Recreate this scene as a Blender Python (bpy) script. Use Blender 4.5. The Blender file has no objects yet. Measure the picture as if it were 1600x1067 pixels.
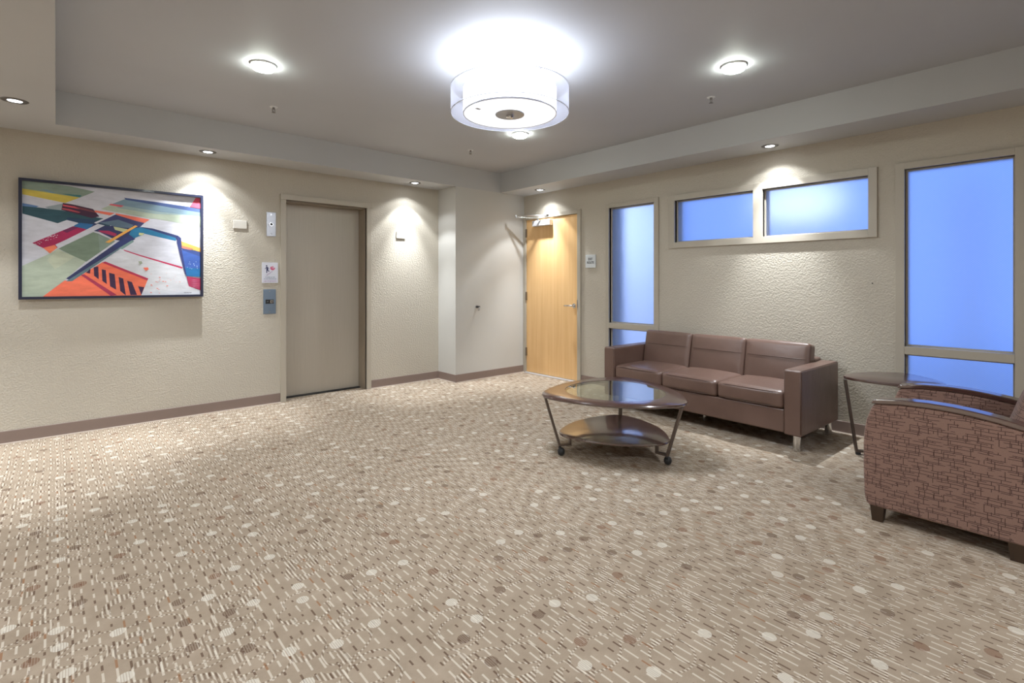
import bpy, bmesh, math, random
from mathutils import Vector, Matrix
random.seed(7)
SC = bpy.context.scene
COL = SC.collection
R = math.radians
PI = math.pi

# ------------------------------------------------------------------ camera
AZ = R(48.1); F_PX = 793.0; EYE = 1.255
cam_d = bpy.data.cameras.new('camera')
cam_d.sensor_width = 36.0
cam_d.lens = F_PX / 1600 * 36.0
cam_d.shift_y = -(533.5 - 440.5) / 1600.0
cam_d.clip_start = 0.02
cam = bpy.data.objects.new('camera', cam_d); COL.objects.link(cam)
cam.location = (0, 0, EYE)
cam.rotation_euler = (R(90), 0, AZ - R(90))
SC.camera = cam
# ------------------------------------------------------------------ world, exposure
SC.view_settings.view_transform = 'Standard'
SC.view_settings.look = 'None'
SC.view_settings.gamma = 1.0
SC.view_settings.use_curve_mapping = False
SC.view_settings.exposure = 1.22
SC.cycles.use_denoising = True
SC.cycles.max_bounces = 10
SC.cycles.diffuse_bounces = 6
SC.cycles.sample_clamp_indirect = 6.0
SKY_STRENGTH = 0.55
SKY_COL = (0.20, 0.37, 1.0)
w = bpy.data.worlds.new('dusk_sky'); SC.world = w; w.use_nodes = True
bgn = w.node_tree.nodes['Background']
bgn.inputs[0].default_value = (*SKY_COL, 1); bgn.inputs[1].default_value = SKY_STRENGTH

CAN_SPOT_W = 19.0
CAN_CORE_W = 80.0     # centre of the beam     # narrow beam of a recessed can
CAN_FLOOD_W = 5.0     # its wider spill
CAN_COL = (0.93, 0.97, 1.0)
DRUM_UP_W = 4.6
DRUM_DOWN_W = 16.0
DISK_E = 34.0
REAR_FILL_W = 20.0  # power of the unseen fill lamps added behind the camera

# ------------------------------------------------------------------ room numbers (metres)
XB = 4.87          # wall with the frosted windows
YA = 5.56          # wall with the lift
YC = 5.175         # short wall beside the wooden door
XJ = 3.70          # jog between the lift wall and the short wall
ZS = 2.45          # soffit height
ZC = 2.71          # tray ceiling height
TX0, TX1, TY0, TY1 = -0.006, 4.43, -0.02, 5.175   # tray opening
XL, YR = -3.2, -3.0                               # far ends of the room behind the camera

# ------------------------------------------------------------------ helpers
def link(o, parent=None):
    COL.objects.link(o)
    if parent is not None: o.parent = parent
    return o
def mesh_obj(name, bm, mat, parent=None, smooth=False, loc=None, bevel=0, seg=2, auto=False):
    bmesh.ops.recalc_face_normals(bm, faces=bm.faces)
    me = bpy.data.meshes.new(name); bm.to_mesh(me); bm.free()
    if isinstance(mat, (list, tuple)):
        for m in mat: me.materials.append(m)
    else: me.materials.append(mat)
    if smooth or bevel:
        for p in me.polygons: p.use_smooth = True
    o = bpy.data.objects.new(name, me); link(o, parent)
    if loc is not None: o.location = loc
    if bevel:
        b = o.modifiers.new('bevel', 'BEVEL'); b.width = bevel; b.segments = seg; b.limit_method = 'ANGLE'; b.angle_limit = R(40)
        wn = o.modifiers.new('wn', 'WEIGHTED_NORMAL'); wn.keep_sharp = True
    elif smooth and auto:
        es = o.modifiers.new('es', 'EDGE_SPLIT'); es.split_angle = R(40)
    return o
def thing(name, label, cat, loc=(0, 0, 0), rz=0, group=None):
    o = bpy.data.objects.new(name, None); COL.objects.link(o)
    o.empty_display_size = 0.1
    o.location = loc; o.rotation_euler = (0, 0, rz)
    o['label'] = label; o['category'] = cat
    if group: o['group'] = group
    return o
def tag(o, label, cat, group=None):
    o['label'] = label; o['category'] = cat
    if group: o['group'] = group
    return o
def struct(o): o['kind'] = 'structure'; return o
def dup(root, loc, label, rz=None):
    r = root.copy(); COL.objects.link(r); r.location = loc
    if rz is not None: r.rotation_euler = (0, 0, rz)
    r['label'] = label
    for ch in list(root.children):
        c = ch.copy(); COL.objects.link(c); c.parent = r
        for g in list(ch.children):
            d = g.copy(); COL.objects.link(d); d.parent = c
    return r
def box(bm, x0, x1, y0, y1, z0, z1, mi=0):
    vs = [bm.verts.new(p) for p in [(x0,y0,z0),(x1,y0,z0),(x1,y1,z0),(x0,y1,z0),(x0,y0,z1),(x1,y0,z1),(x1,y1,z1),(x0,y1,z1)]]
    for f in [(0,3,2,1),(4,5,6,7),(0,1,5,4),(1,2,6,5),(2,3,7,6),(3,0,4,7)]:
        fc = bm.faces.new([vs[i] for i in f]); fc.material_index = mi
def BX(x0, x1, y0, y1, z0, z1):
    bm = bmesh.new(); box(bm, x0, x1, y0, y1, z0, z1); return bm
def prism(bm, pts, fn, a, b):
    """extrude a 2D outline; fn(u, v, t) -> xyz, t from a to b"""
    A = [bm.verts.new(fn(u, v, a)) for u, v in pts]; B = [bm.verts.new(fn(u, v, b)) for u, v in pts]
    bm.faces.new(A); bm.faces.new(B[::-1]); n = len(pts)
    for i in range(n): bm.faces.new([A[i], B[i], B[(i+1) % n], A[(i+1) % n]])
def lathe(bm, prof, seg=32, c=(0, 0), axis='z'):
    rings = []
    for r, z in prof:
        if r < 1e-6: rings.append([bm.verts.new((c[0], c[1], z))])
        else: rings.append([bm.verts.new((c[0]+r*math.cos(2*PI*k/seg), c[1]+r*math.sin(2*PI*k/seg), z)) for k in range(seg)])
    for a, b in zip(rings[:-1], rings[1:]):
        for k in range(seg):
            k2 = (k+1) % seg
            if len(a) == 1 and len(b) == 1: continue
            if len(a) == 1: bm.faces.new([a[0], b[k], b[k2]])
            elif len(b) == 1: bm.faces.new([a[k], b[0], a[k2]])
            else: bm.faces.new([a[k], b[k], b[k2], a[k2]])
def LA(prof, seg=32, c=(0, 0)):
    bm = bmesh.new(); lathe(bm, prof, seg, c); return bm
def tube(bm, pts, r, seg=8, sq=None):
    """round (or rectangular: sq=(w,h)) tube along points"""
    pts = [Vector(p) for p in pts]; rings = []
    for i, p in enumerate(pts):
        d = (pts[min(i+1, len(pts)-1)] - pts[max(i-1, 0)]).normalized()
        up = Vector((0, 0, 1)) if abs(d.z) < 0.9 else Vector((1, 0, 0)) if sq is None else Vector((sq[2], sq[3], 0)).normalized()
        s = d.cross(up).normalized(); u = s.cross(d).normalized()
        if sq is None: rings.append([bm.verts.new(p + s*r*math.cos(2*PI*k/seg) + u*r*math.sin(2*PI*k/seg)) for k in range(seg)])
        else: rings.append([bm.verts.new(p + s*a*sq[0]/2 + u*b*sq[1]/2) for a, b in ((-1,-1),(1,-1),(1,1),(-1,1))])
    for a, b in zip(rings[:-1], rings[1:]):
        n = len(a)
        for k in range(n): bm.faces.new([a[k], b[k], b[(k+1) % n], a[(k+1) % n]])
    bm.faces.new(rings[0][::-1]); bm.faces.new(rings[-1])
def pillow(sx, sy, sz, r, n=14, bulge=(0, 0, 0)):
    """rounded box centred on the origin with bulged faces"""
    bm = bmesh.new()
    bmesh.ops.create_cube(bm, size=2.0)
    bmesh.ops.subdivide_edges(bm, edges=bm.edges, cuts=n, use_grid_fill=True)
    h = (sx/2, sy/2, sz/2)
    for v in bm.verts:
        q = v.co.copy(); c = Vector((0, 0, 0)); p = Vector((0, 0, 0))
        # concentrate the vertices near the edges so the rounding resolves
        q = Vector([math.copysign(abs(t)**0.7, t) for t in q])
        for i in range(3):
            p[i] = q[i]*h[i]; lim = h[i]-r
            c[i] = max(-lim, min(lim, p[i]))
        d = p - c
        if d.length > 1e-9: p = c + d.normalized()*r if max(abs(q[0]), abs(q[1]), abs(q[2])) > 0.999 else p
        m = [1-abs(q[i])**2.2 for i in range(3)]
        for i in range(3):
            if abs(q[i]) > 0.999:
                j, k = [(1,2),(0,2),(0,1)][i]
                p[i] += math.copysign(bulge[i]*max(0, m[j])*max(0, m[k]), q[i])
        v.co = p
    return bm

# ------------------------------------------------------------------ materials
class NT:
    def __init__(s, name):
        s.m = bpy.data.materials.new(name); s.m.use_nodes = True
        s.t = s.m.node_tree; s.n = s.t.nodes; s.l = s.t.links
        s.b = s.n['Principled BSDF']; s.out = s.n['Material Output']
    def new(s, t, **k):
        n = s.n.new(t)
        for a, v in k.items(): setattr(n, a, v)
        return n
    def put(s, sock, v):
        if hasattr(v, 'links') or isinstance(v, bpy.types.NodeSocket): s.l.new(v, sock)
        else: sock.default_value = v
    def math(s, op, a, b=None, c=None):
        n = s.new('ShaderNodeMath', operation=op); s.put(n.inputs[0], a)
        if b is not None: s.put(n.inputs[1], b)
        if c is not None: s.put(n.inputs[2], c)
        return n.outputs[0]
    def mix(s, f, a, b):
        n = s.new('ShaderNodeMix', data_type='RGBA'); s.put(n.inputs[0], f)
        for sk, v in ((n.inputs[6], a), (n.inputs[7], b)):
            s.put(sk, (*v, 1) if isinstance(v, tuple) and len(v) == 3 else v)
        return n.outputs[2]
    def coord(s, kind='Object'): return s.new('ShaderNodeTexCoord').outputs[kind]
    def sep(s, v):
        n = s.new('ShaderNodeSeparateXYZ'); s.l.new(v, n.inputs[0]); return n.outputs
    def comb(s, x, y, z=0.0):
        n = s.new('ShaderNodeCombineXYZ')
        for i, v in enumerate((x, y, z)): s.put(n.inputs[i], v)
        return n.outputs[0]
    def noise(s, vec, scale, detail=2.0, rough=0.5, out=0):
        n = s.new('ShaderNodeTexNoise'); s.l.new(vec, n.inputs['Vector'])
        n.inputs['Scale'].default_value = scale; n.inputs['Detail'].default_value = detail; n.inputs['Roughness'].default_value = rough
        return n.outputs[out]
    def white(s, vec):
        n = s.new('ShaderNodeTexWhiteNoise', noise_dimensions='2D'); s.l.new(vec, n.inputs[0]); return n.outputs[0]
    def voro(s, vec, scale, rnd=1.0, dim='2D', feat='F1'):
        n = s.new('ShaderNodeTexVoronoi', voronoi_dimensions=dim, feature=feat); s.l.new(vec, n.inputs['Vector'])
        n.inputs['Scale'].default_value = scale; n.inputs['Randomness'].default_value = rnd
        return n.outputs
    def bump(s, h, strength, dist):
        n = s.new('ShaderNodeBump'); s.l.new(h, n.inputs['Height'])
        n.inputs['Strength'].default_value = strength; n.inputs['Distance'].default_value = dist
        s.l.new(n.outputs[0], s.b.inputs['Normal']); return n
    def ramp(s, f, lo, hi):
        n = s.new('ShaderNodeMapRange'); s.l.new(f, n.inputs[0])
        n.inputs[1].default_value = lo; n.inputs[2].default_value = hi; n.clamp = True; return n.outputs[0]
def srgb(r, g, b):
    f = lambda c: (c/12.92 if c <= 0.04045 else ((c+0.055)/1.055)**2.4)
    return (f(r/255), f(g/255), f(b/255))
def simple(name, col, rough=0.5, metal=0.0, coat=0.0, spec=0.5):
    k = NT(name); k.b.inputs['Base Color'].default_value = (*col, 1); k.b.inputs['Roughness'].default_value = rough
    k.b.inputs['Metallic'].default_value = metal; k.b.inputs['Coat Weight'].default_value = coat; k.b.inputs['Coat Roughness'].default_value = 0.08
    k.b.inputs['Specular IOR Level'].default_value = spec
    return k.m
def emit(name, col, st):
    k = NT(name); k.b.inputs['Base Color'].default_value = (0.8, 0.8, 0.8, 1)
    k.b.inputs['Emission Color'].default_value = (*col, 1); k.b.inputs['Emission Strength'].default_value = st
    return k.m

def wall_mat(name, col, tex=1.0):
    k = NT(name); c = k.coord()
    n1 = k.noise(c, 80, 2, 0.5); n2 = k.noise(c, 1.3, 2)
    k.l.new(k.mix(k.ramp(n2, 0.3, 0.7), tuple(x*0.97 for x in col), tuple(min(1, x*1.02) for x in col)), k.b.inputs['Base Color'])
    k.b.inputs['Roughness'].default_value = 0.62; k.b.inputs['Specular IOR Level'].default_value = 0.25
    if tex: k.bump(k.ramp(n1, 0.35, 0.75), 0.5*tex, 0.0045)
    return k.m
M_WALL = wall_mat('beige_textured_paint', (0.52, 0.48, 0.408))
M_WALLC = wall_mat('pale_grey_paint', (0.56, 0.555, 0.53), 0.06)
M_CEIL = wall_mat('ceiling_paint', (0.47, 0.48, 0.505), 0.0)
M_SOFF = wall_mat('soffit_paint', (0.50, 0.505, 0.51), 0.0)
M_TRIM = simple('trim_paint', (0.46, 0.42, 0.35), 0.4)
M_BASE = simple('taupe_rubber_base', (0.235, 0.175, 0.15), 0.5)
M_BEAD = simple('pale_carpet_seam', (0.62, 0.54, 0.47), 0.8)
M_CHROME = simple('chrome', (0.75, 0.75, 0.76), 0.18, 1.0)
M_STEEL = simple('brushed_steel', (0.42, 0.42, 0.44), 0.35, 1.0)
M_DARK = simple('dark_gap', (0.02, 0.02, 0.02), 0.7)
M_WHITE = simple('white_plastic', (0.72, 0.73, 0.73), 0.4)
M_IVORY = simple('ivory_plastic', (0.60, 0.57, 0.51), 0.4)
M_ALU = simple('aluminium_paint', (0.60, 0.61, 0.65), 0.4, 0.3)

def carpet():
    k = NT('patterned_carpet'); c = k.coord(); x, y, z = k.sep(c)
    # slow warp so that nothing is ruler-straight
    wob = k.noise(c, 0.9, 2)
    xw = k.math('ADD', x, k.math('MULTIPLY', k.math('SUBTRACT', wob, 0.5), 0.03))
    ROW = 0.0072
    rowi = k.math('FLOOR', k.math('DIVIDE', xw, ROW))
    rowf = k.math('FRACT', k.math('DIVIDE', xw, ROW))
    row = k.math('MULTIPLY', k.math('GREATER_THAN', rowf, 0.30), 1.0)
    odd = k.math('GREATER_THAN', k.math('FRACT', k.math('MULTIPLY', rowi, 0.5)), 0.25)
    base = k.mix(k.ramp(k.noise(c, 7, 4, 0.65), 0.3, 0.7), (0.335, 0.268, 0.200), (0.43, 0.350, 0.268))
    rib = k.noise(k.comb(k.math('MULTIPLY', x, 5.0), y), 190, 2)
    base = k.mix(k.math('MULTIPLY', k.ramp(rib, 0.35, 0.7), 0.22), base, (0.20, 0.15, 0.115))
    LIGHT = (0.78, 0.72, 0.62); BROWN = (0.115, 0.068, 0.045); RUST = (0.30, 0.15, 0.075)
    # lanes of long dashes running along the room
    LANE = ROW*5
    lane = k.math('FLOOR', k.math('DIVIDE', xw, LANE)); lf = k.math('FRACT', k.math('DIVIDE', xw, LANE))
    lm = k.math('LESS_THAN', lf, 0.19)
    ph = k.white(k.comb(lane, 3.0)); per = k.math('ADD', 0.105, k.math('MULTIPLY', k.white(k.comb(lane, 9.0)), 0.03))
    vv = k.math('ADD', k.math('DIVIDE', y, per), k.math('MULTIPLY', ph, 7.0))
    vf = k.math('FRACT', vv); cell = k.white(k.comb(lane, k.math('FLOOR', vv)))
    dash_l = k.math('MULTIPLY', lm, k.math('LESS_THAN', vf, k.math('ADD', 0.30, k.math('MULTIPLY', cell, 0.25))))
    dash_d = k.math('MULTIPLY', lm, k.math('MULTIPLY', k.math('GREATER_THAN', vf, 0.56), k.math('LESS_THAN', vf, k.math('ADD', 0.68, k.math('MULTIPLY', cell, 0.25)))))
    col = k.mix(k.math('MULTIPLY', dash_l, 0.52), base, LIGHT)
    col = k.mix(k.math('MULTIPLY', dash_d, 0.8), col, k.mix(k.math('GREATER_THAN', cell, 0.86), BROWN, RUST))
    # leaf-shaped loops made of tiny alternating tufts
    wv = k.noise(c, 3.0, 1, 0.5, out=1)
    vm = k.new('ShaderNodeVectorMath', operation='MULTIPLY_ADD'); k.l.new(wv, vm.inputs[0]); vm.inputs[1].default_value = (0.16, 0.16, 0); k.l.new(c, vm.inputs[2])
    mp = k.new('ShaderNodeMapping'); k.l.new(vm.outputs[0], mp.inputs[0]); mp.inputs['Scale'].default_value = (1.0, 1.45, 1)
    d1 = k.voro(mp.outputs[0], 3.9, 0.8)[0]
    loop = k.math('LESS_THAN', k.math('ABSOLUTE', k.math('SUBTRACT', d1, 0.37)), 0.020)
    d2 = k.voro(k.comb(k.math('ADD', x, 7.3), k.math('MULTIPLY', k.math('ADD', y, 2.1), 1.2)), 3.1, 0.9)[0]
    loop2 = k.math('LESS_THAN', k.math('ABSOLUTE', k.math('SUBTRACT', d2, 0.26)), 0.015)
    lp = k.math('MULTIPLY', k.math('MAXIMUM', loop, loop2), row)
    col = k.mix(k.math('MULTIPLY', lp, 0.52), col, k.mix(odd, BROWN, LIGHT))
    # hatched patches
    pn = k.voro(k.comb(x, y), 6.5, 1.0)
    pc = k.sep(pn[1])[0]
    patch = k.math('MULTIPLY', k.math('LESS_THAN', pc, 0.40), k.math('LESS_THAN', k.math('ABSOLUTE', k.math('SUBTRACT', pn[0], 0.33)), 0.10))
    hx = k.math('MULTIPLY', k.math('MULTIPLY', patch, row), k.math('GREATER_THAN', k.noise(c, 16, 1), 0.5))
    col = k.mix(k.math('MULTIPLY', hx, 0.46), col, k.mix(odd, BROWN, LIGHT))
    # round spots, pale and brown
    sv = k.new('ShaderNodeTexVoronoi', voronoi_dimensions='2D', feature='F1'); k.l.new(c, sv.inputs['Vector'])
    sv.inputs['Scale'].default_value = 7.0; sv.inputs['Randomness'].default_value = 0.55
    rnd = k.sep(sv.outputs[1])[0]
    spot = k.math('LESS_THAN', sv.outputs[0], 0.165)
    tuft = k.math('ADD', 0.38, k.math('MULTIPLY', row, 0.6))
    wsp = k.math('MULTIPLY', k.math('MULTIPLY', spot, k.math('LESS_THAN', rnd, 0.33)), tuft)
    bsp = k.math('MULTIPLY', k.math('MULTIPLY', spot, k.math('GREATER_THAN', rnd, 0.75)), tuft)
    col = k.mix(k.math('MULTIPLY', wsp, 0.75), col, (0.70, 0.66, 0.58))
    col = k.mix(k.math('MULTIPLY', bsp, 0.75), col, k.mix(k.math('GREATER_THAN', rnd, 0.9), (0.13, 0.08, 0.055), (0.20, 0.105, 0.065)))
    k.l.new(col, k.b.inputs['Base Color']); k.b.inputs['Roughness'].default_value = 0.95; k.b.inputs['Specular IOR Level'].default_value = 0.1
    k.bump(k.noise(c, 350, 2), 0.35, 0.003)
    return k.m
M_CARPET = carpet()

def wood_mat(name, c1, c2, axis='z', rough=0.35, coat=0.0, sc=1.0, cr=0.08):
    k = NT(name); c = k.coord(); mp = k.new('ShaderNodeMapping'); k.l.new(c, mp.inputs[0])
    mp.inputs['Scale'].default_value = {'z': (14, 14, 0.5), 'x': (0.5, 14, 14), 'y': (14, 0.5, 14)}[axis]
    n = k.noise(mp.outputs[0], 1.6*sc, 5, 0.6); n2 = k.noise(mp.outputs[0], 9*sc, 3)
    f = k.math('ADD', k.math('MULTIPLY', k.ramp(n, 0.3, 0.7), 0.75), k.math('MULTIPLY', n2, 0.25))
    k.l.new(k.mix(f, c1, c2), k.b.inputs['Base Color']); k.b.inputs['Roughness'].default_value = rough
    k.b.inputs['Coat Weight'].default_value = coat; k.b.inputs['Coat Roughness'].default_value = cr
    return k.m
M_MAPLE = wood_mat('maple_veneer', (0.72, 0.43, 0.18), (0.86, 0.57, 0.28), 'z', 0.42)
def _hi(m, ior):
    m.node_tree.nodes['Principled BSDF'].inputs['Coat IOR'].default_value = ior; return m
M_ESPRESSO = wood_mat('espresso_wood', (0.055, 0.022, 0.018), (0.085, 0.038, 0.031), 'y', 0.28, 0.8)
M_ESPRESSO2 = wood_mat('espresso_wood_satin', (0.060, 0.022, 0.016), (0.09, 0.036, 0.026), 'y', 0.3, 0.9, cr=0.13)
M_LEGW = wood_mat('dark_leg_wood', (0.035, 0.020, 0.012), (0.055, 0.032, 0.018), 'z', 0.4)
M_BRONZE = simple('bronze_tube', (0.135, 0.105, 0.09), 0.38, 0.55)
M_RUBBER = simple('black_rubber', (0.025, 0.027, 0.03), 0.45)

def leather():
    k = NT('brown_leather'); c = k.coord()
    k.l.new(k.mix(k.ramp(k.noise(c, 4, 3), 0.3, 0.7), (0.132, 0.079, 0.062), (0.165, 0.101, 0.081)), k.b.inputs['Base Color'])
    k.b.inputs['Roughness'].default_value = 0.33; k.b.inputs['Specular IOR Level'].default_value = 0.6
    v = k.voro(c, 320, 1.0, '3D')[0]; wr = k.noise(c, 9, 3)
    k.bump(k.math('ADD', k.math('MULTIPLY', v, 0.12), k.math('MULTIPLY', wr, 1.0)), 0.35, 0.008)
    return k.m
M_LEATHER = leather()
M_SEAM = simple('seam_thread', (0.085, 0.048, 0.037), 0.5)

def maze():
    k = NT('maze_patterned_upholstery'); c = k.coord(); x, y, z = k.sep(c)
    g = k.new('ShaderNodeNewGeometry'); nz = k.math('ABSOLUTE', k.sep(g.outputs['Normal'])[2])
    top = k.math('GREATER_THAN', nz, 0.75)
    u = k.math('ADD', k.math('ADD', y, k.math('MULTIPLY', x, 1.0)), 0.0)
    v = k.math('ADD', z, k.math('MULTIPLY', top, x))
    wob = k.noise(c, 7, 2)
    v = k.math('ADD', v, k.math('MULTIPLY', wob, 0.012)); uv = k.comb(u, v)
    def lines(bw, bh, off, mort, ox, oy):
        b = k.new('ShaderNodeTexBrick'); b.offset = off; b.offset_frequency = 2; b.squash = 0.62; b.squash_frequency = 3
        mp = k.new('ShaderNodeMapping'); k.l.new(uv, mp.inputs[0]); mp.inputs['Location'].default_value = (ox, oy, 0)
        k.l.new(mp.outputs[0], b.inputs['Vector']); b.inputs['Scale'].default_value = 1.0
        b.inputs['Mortar Size'].default_value = mort; b.inputs['Mortar Smooth'].default_value = 0.0
        b.inputs['Brick Width'].default_value = bw; b.inputs['Row Height'].default_value = bh
        return b.outputs['Fac']
    l1 = k.math('MULTIPLY', lines(0.088, 0.0172, 0.37, 0.0014, 0, 0), k.math('GREATER_THAN', k.noise(k.comb(k.math('MULTIPLY', u, 0.5), v), 30, 0), 0.42))
    l2 = k.math('MULTIPLY', lines(0.058, 0.0344, 0.61, 0.0014, 0.013, 0.007), k.math('GREATER_THAN', k.noise(k.comb(v, u), 21, 0), 0.45))
    f = k.math('MAXIMUM', l1, l2)
    base = k.mix(k.ramp(k.noise(c, 300, 2), 0.3, 0.7), (0.225, 0.132, 0.104), (0.285, 0.172, 0.136))
    k.l.new(k.mix(k.math('MULTIPLY', f, 0.95), base, (0.055, 0.022, 0.017)), k.b.inputs['Base Color'])
    k.b.inputs['Roughness'].default_value = 0.85; k.b.inputs['Sheen Weight'].default_value = 0.25
    k.bump(k.noise(c, 500, 2), 0.3, 0.002)
    return k.m
M_MAZE = maze()

def frosted():
    k = NT('frosted_wired_glass'); c = k.coord(); x, y, z = k.sep(c)
    k.b.inputs['Transmission Weight'].default_value = 1.0; k.b.inputs['IOR'].default_value = 1.42
    k.b.inputs['Roughness'].default_value = 0.33
    P = 0.0155
    a = k.math('FRACT', k.math('DIVIDE', k.math('ADD', y, z), P)); b = k.math('FRACT', k.math('DIVIDE', k.math('SUBTRACT', y, z), P))
    wire = k.math('MAXIMUM', k.math('LESS_THAN', a, 0.16), k.math('LESS_THAN', b, 0.16))
    k.l.new(k.mix(wire, (0.97, 0.98, 1.0), (0.72, 0.80, 0.93)), k.b.inputs['Base Color'])
    return k.m
M_FROST = frosted()
def clear_glass():
    k = NT('table_glass'); k.b.inputs['Transmission Weight'].default_value = 1.0; k.b.inputs['IOR'].default_value = 1.55
    k.b.inputs['Roughness'].default_value = 0.0; k.b.inputs['Base Color'].default_value = (0.80, 0.86, 0.72, 1)
    return k.m
M_GLASS = clear_glass()
def elevator_mat():
    k = NT('champagne_brushed_door'); c = k.coord(); mp = k.new('ShaderNodeMapping'); k.l.new(c, mp.inputs[0]); mp.inputs['Scale'].default_value = (40, 40, 0.6)
    n = k.noise(mp.outputs[0], 6, 3)
    k.l.new(k.mix(n, (0.44, 0.40, 0.335), (0.52, 0.475, 0.405)), k.b.inputs['Base Color'])
    k.b.inputs['Roughness'].default_value = 0.42; k.b.inputs['Metallic'].default_value = 0.25
    return k.m
M_ELEV = elevator_mat()
def sheer():
    k = NT('sheer_shade_fabric'); tr = k.new('ShaderNodeBsdfTransparent'); tl = k.new('ShaderNodeBsdfTranslucent'); df = k.new('ShaderNodeBsdfDiffuse')
    tl.inputs[0].default_value = (0.58, 0.58, 0.66, 1); df.inputs[0].default_value = (0.60, 0.61, 0.68, 1)
    m1 = k.new('ShaderNodeMixShader'); m1.inputs[0].default_value = 0.5; k.l.new(tl.outputs[0], m1.inputs[1]); k.l.new(df.outputs[0], m1.inputs[2])
    m2 = k.new('ShaderNodeMixShader'); m2.inputs[0].default_value = 0.42; k.l.new(tr.outputs[0], m2.inputs[1]); k.l.new(m1.outputs[0], m2.inputs[2])
    k.l.new(m2.outputs[0], k.out.inputs[0]); return k.m
M_SHEER = sheer()
M_SHADE_IN = emit('lit_inner_shade', (0.80, 0.88, 1.0), 2.4)
M_DIFF = emit('lit_diffuser', (0.90, 0.94, 1.0), 0.42)
M_DISK = emit('lit_disk_lens', (0.93, 1.0, 0.90), DISK_E)
M_LENS = emit('lit_can_lens', (0.90, 0.94, 1.0), 9.0)
M_CANIN = simple('can_baffle', (0.10, 0.09, 0.085), 0.45)
M_CANRING = simple('can_ring_metal', (0.16, 0.15, 0.145), 0.35, 0.6)

_hi(M_ESPRESSO, 2.3); _hi(M_ESPRESSO2, 2.7); M_GLASS.node_tree.nodes['Principled BSDF'].inputs['IOR'].default_value = 2.2

# ------------------------------------------------------------------ setting: floor, walls, ceiling
bm = bmesh.new(); box(bm, XL, XB+0.1, YR, YA+0.35, -0.1, 0.0); struct(mesh_obj('floor', bm, M_CARPET))

# lift wall (left), with its door recess
EX0, EX1, EZ = 1.792, 2.697, 2.118
bm = bmesh.new()
box(bm, XL, EX0, YA, YA+0.3, 0, ZS); box(bm, EX1, XJ, YA, YA+0.3, 0, ZS); box(bm, EX0, EX1, YA, YA+0.3, EZ, ZS)
box(bm, EX0, EX1, YA+0.24, YA+0.3, 0, EZ)
struct(mesh_obj('wall_left', bm, M_WALL))
bm = bmesh.new(); box(bm, XJ, XB, YC, YA+0.3, 0, ZS); struct(mesh_obj('wall_far', bm, M_WALLC))
# window wall with openings
W1 = (3.09, 3.698); W2 = ((2.030, 2.842), (1.124, 1.945)); W3 = (0.285, 0.889); D1 = (4.18, 5.128)
def wall_with_holes(bm, x0, x1, ya, yb, za, zb, holes):
    ys = sorted({ya, yb, *[h[0] for h in holes], *[h[1] for h in holes]}); zs = sorted({za, zb, *[h[2] for h in holes], *[h[3] for h in holes]})
    for i in range(len(ys)-1):
        z0 = None
        for j in range(len(zs)-1):
            cy, cz = (ys[i]+ys[i+1])/2, (zs[j]+zs[j+1])/2
            inside = any(h[0] < cy < h[1] and h[2] < cz < h[3] for h in holes)
            if not inside and z0 is None: z0 = zs[j]
            if (inside or j == len(zs)-2) and z0 is not None:
                z1 = zs[j] if inside else zs[j+1]
                box(bm, x0, x1, ys[i], ys[i+1], z0, z1); z0 = None
bm = bmesh.new()
holes = [(W1[0], W1[1], 0.10, 2.126), (W3[0], W3[1], 0.10, 2.121), (W2[0][0], W2[0][1], 1.672, 2.112), (W2[1][0], W2[1][1], 1.672, 2.112), (D1[0], D1[1], 0.0, 2.118)]
wall_with_holes(bm, XB, XB+0.16, YR, YC, 0, ZS, holes)
struct(mesh_obj('wall_right', bm, M_WALL))
bm = bmesh.new(); box(bm, XL-0.15, XL, YR, YA+0.3, 0, ZS); struct(mesh_obj('wall_rear_left', bm, M_WALL))
bm = bmesh.new(); box(bm, XL-0.15, XB+0.16, YR-0.15, YR, 0, ZS); struct(mesh_obj('wall_rear', bm, M_WALL))
# ceiling: raised tray
bm = bmesh.new(); box(bm, TX0-0.1, TX1+0.1, TY0-0.1, TY1+0.1, ZC, ZC+0.1); struct(mesh_obj('ceiling', bm, M_CEIL))
bm = bmesh.new()
box(bm, XL, TX0, YR, YA+0.3, ZS, ZC+0.02); box(bm, TX1, XB+0.16, YR, YA+0.3, ZS, ZC+0.02)
box(bm, TX0, TX1, TY1, YA+0.3, ZS, ZC+0.02); box(bm, TX0, TX1, YR, TY0, ZS, ZC+0.02)
struct(mesh_obj('ceiling_soffit', bm, M_SOFF))
# rubber baseboards with the pale carpet seam at their foot
def basebd(name, x0, x1, y0, y1, sx, sy):
    o = struct(mesh_obj(name, BX(x0, x1, y0, y1, 0.0, 0.098), M_BASE, bevel=0.003))
    b = BX(x0 if sx >= 0 else x0-0.012, x1 if sx <= 0 else x1+0.012, y0 if sy >= 0 else y0-0.012, y1 if sy <= 0 else y1+0.012, 0.0, 0.006)
    mesh_obj('seam_strip', b, M_BEAD, o)
T = 0.010
basebd('baseboard_left', XL, 1.737, YA-T, YA, 0, -1)
basebd('baseboard_left_alcove', 2.752, XJ-T, YA-T, YA, 0, -1)
basebd('baseboard_jog', XJ-T, XJ, YC-T, YA, -1, 0)
basebd('baseboard_far', XJ, XB-0.02, YC-T, YC, 0, -1)
basebd('baseboard_right', XB-T, XB, 3.741, 4.132, -1, 0)
basebd('baseboard_right_middle', XB-T, XB, 0.947, 3.034, -1, 0)
basebd('baseboard_right_near', XB-T, XB, YR, 0.24, -1, 0)

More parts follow.
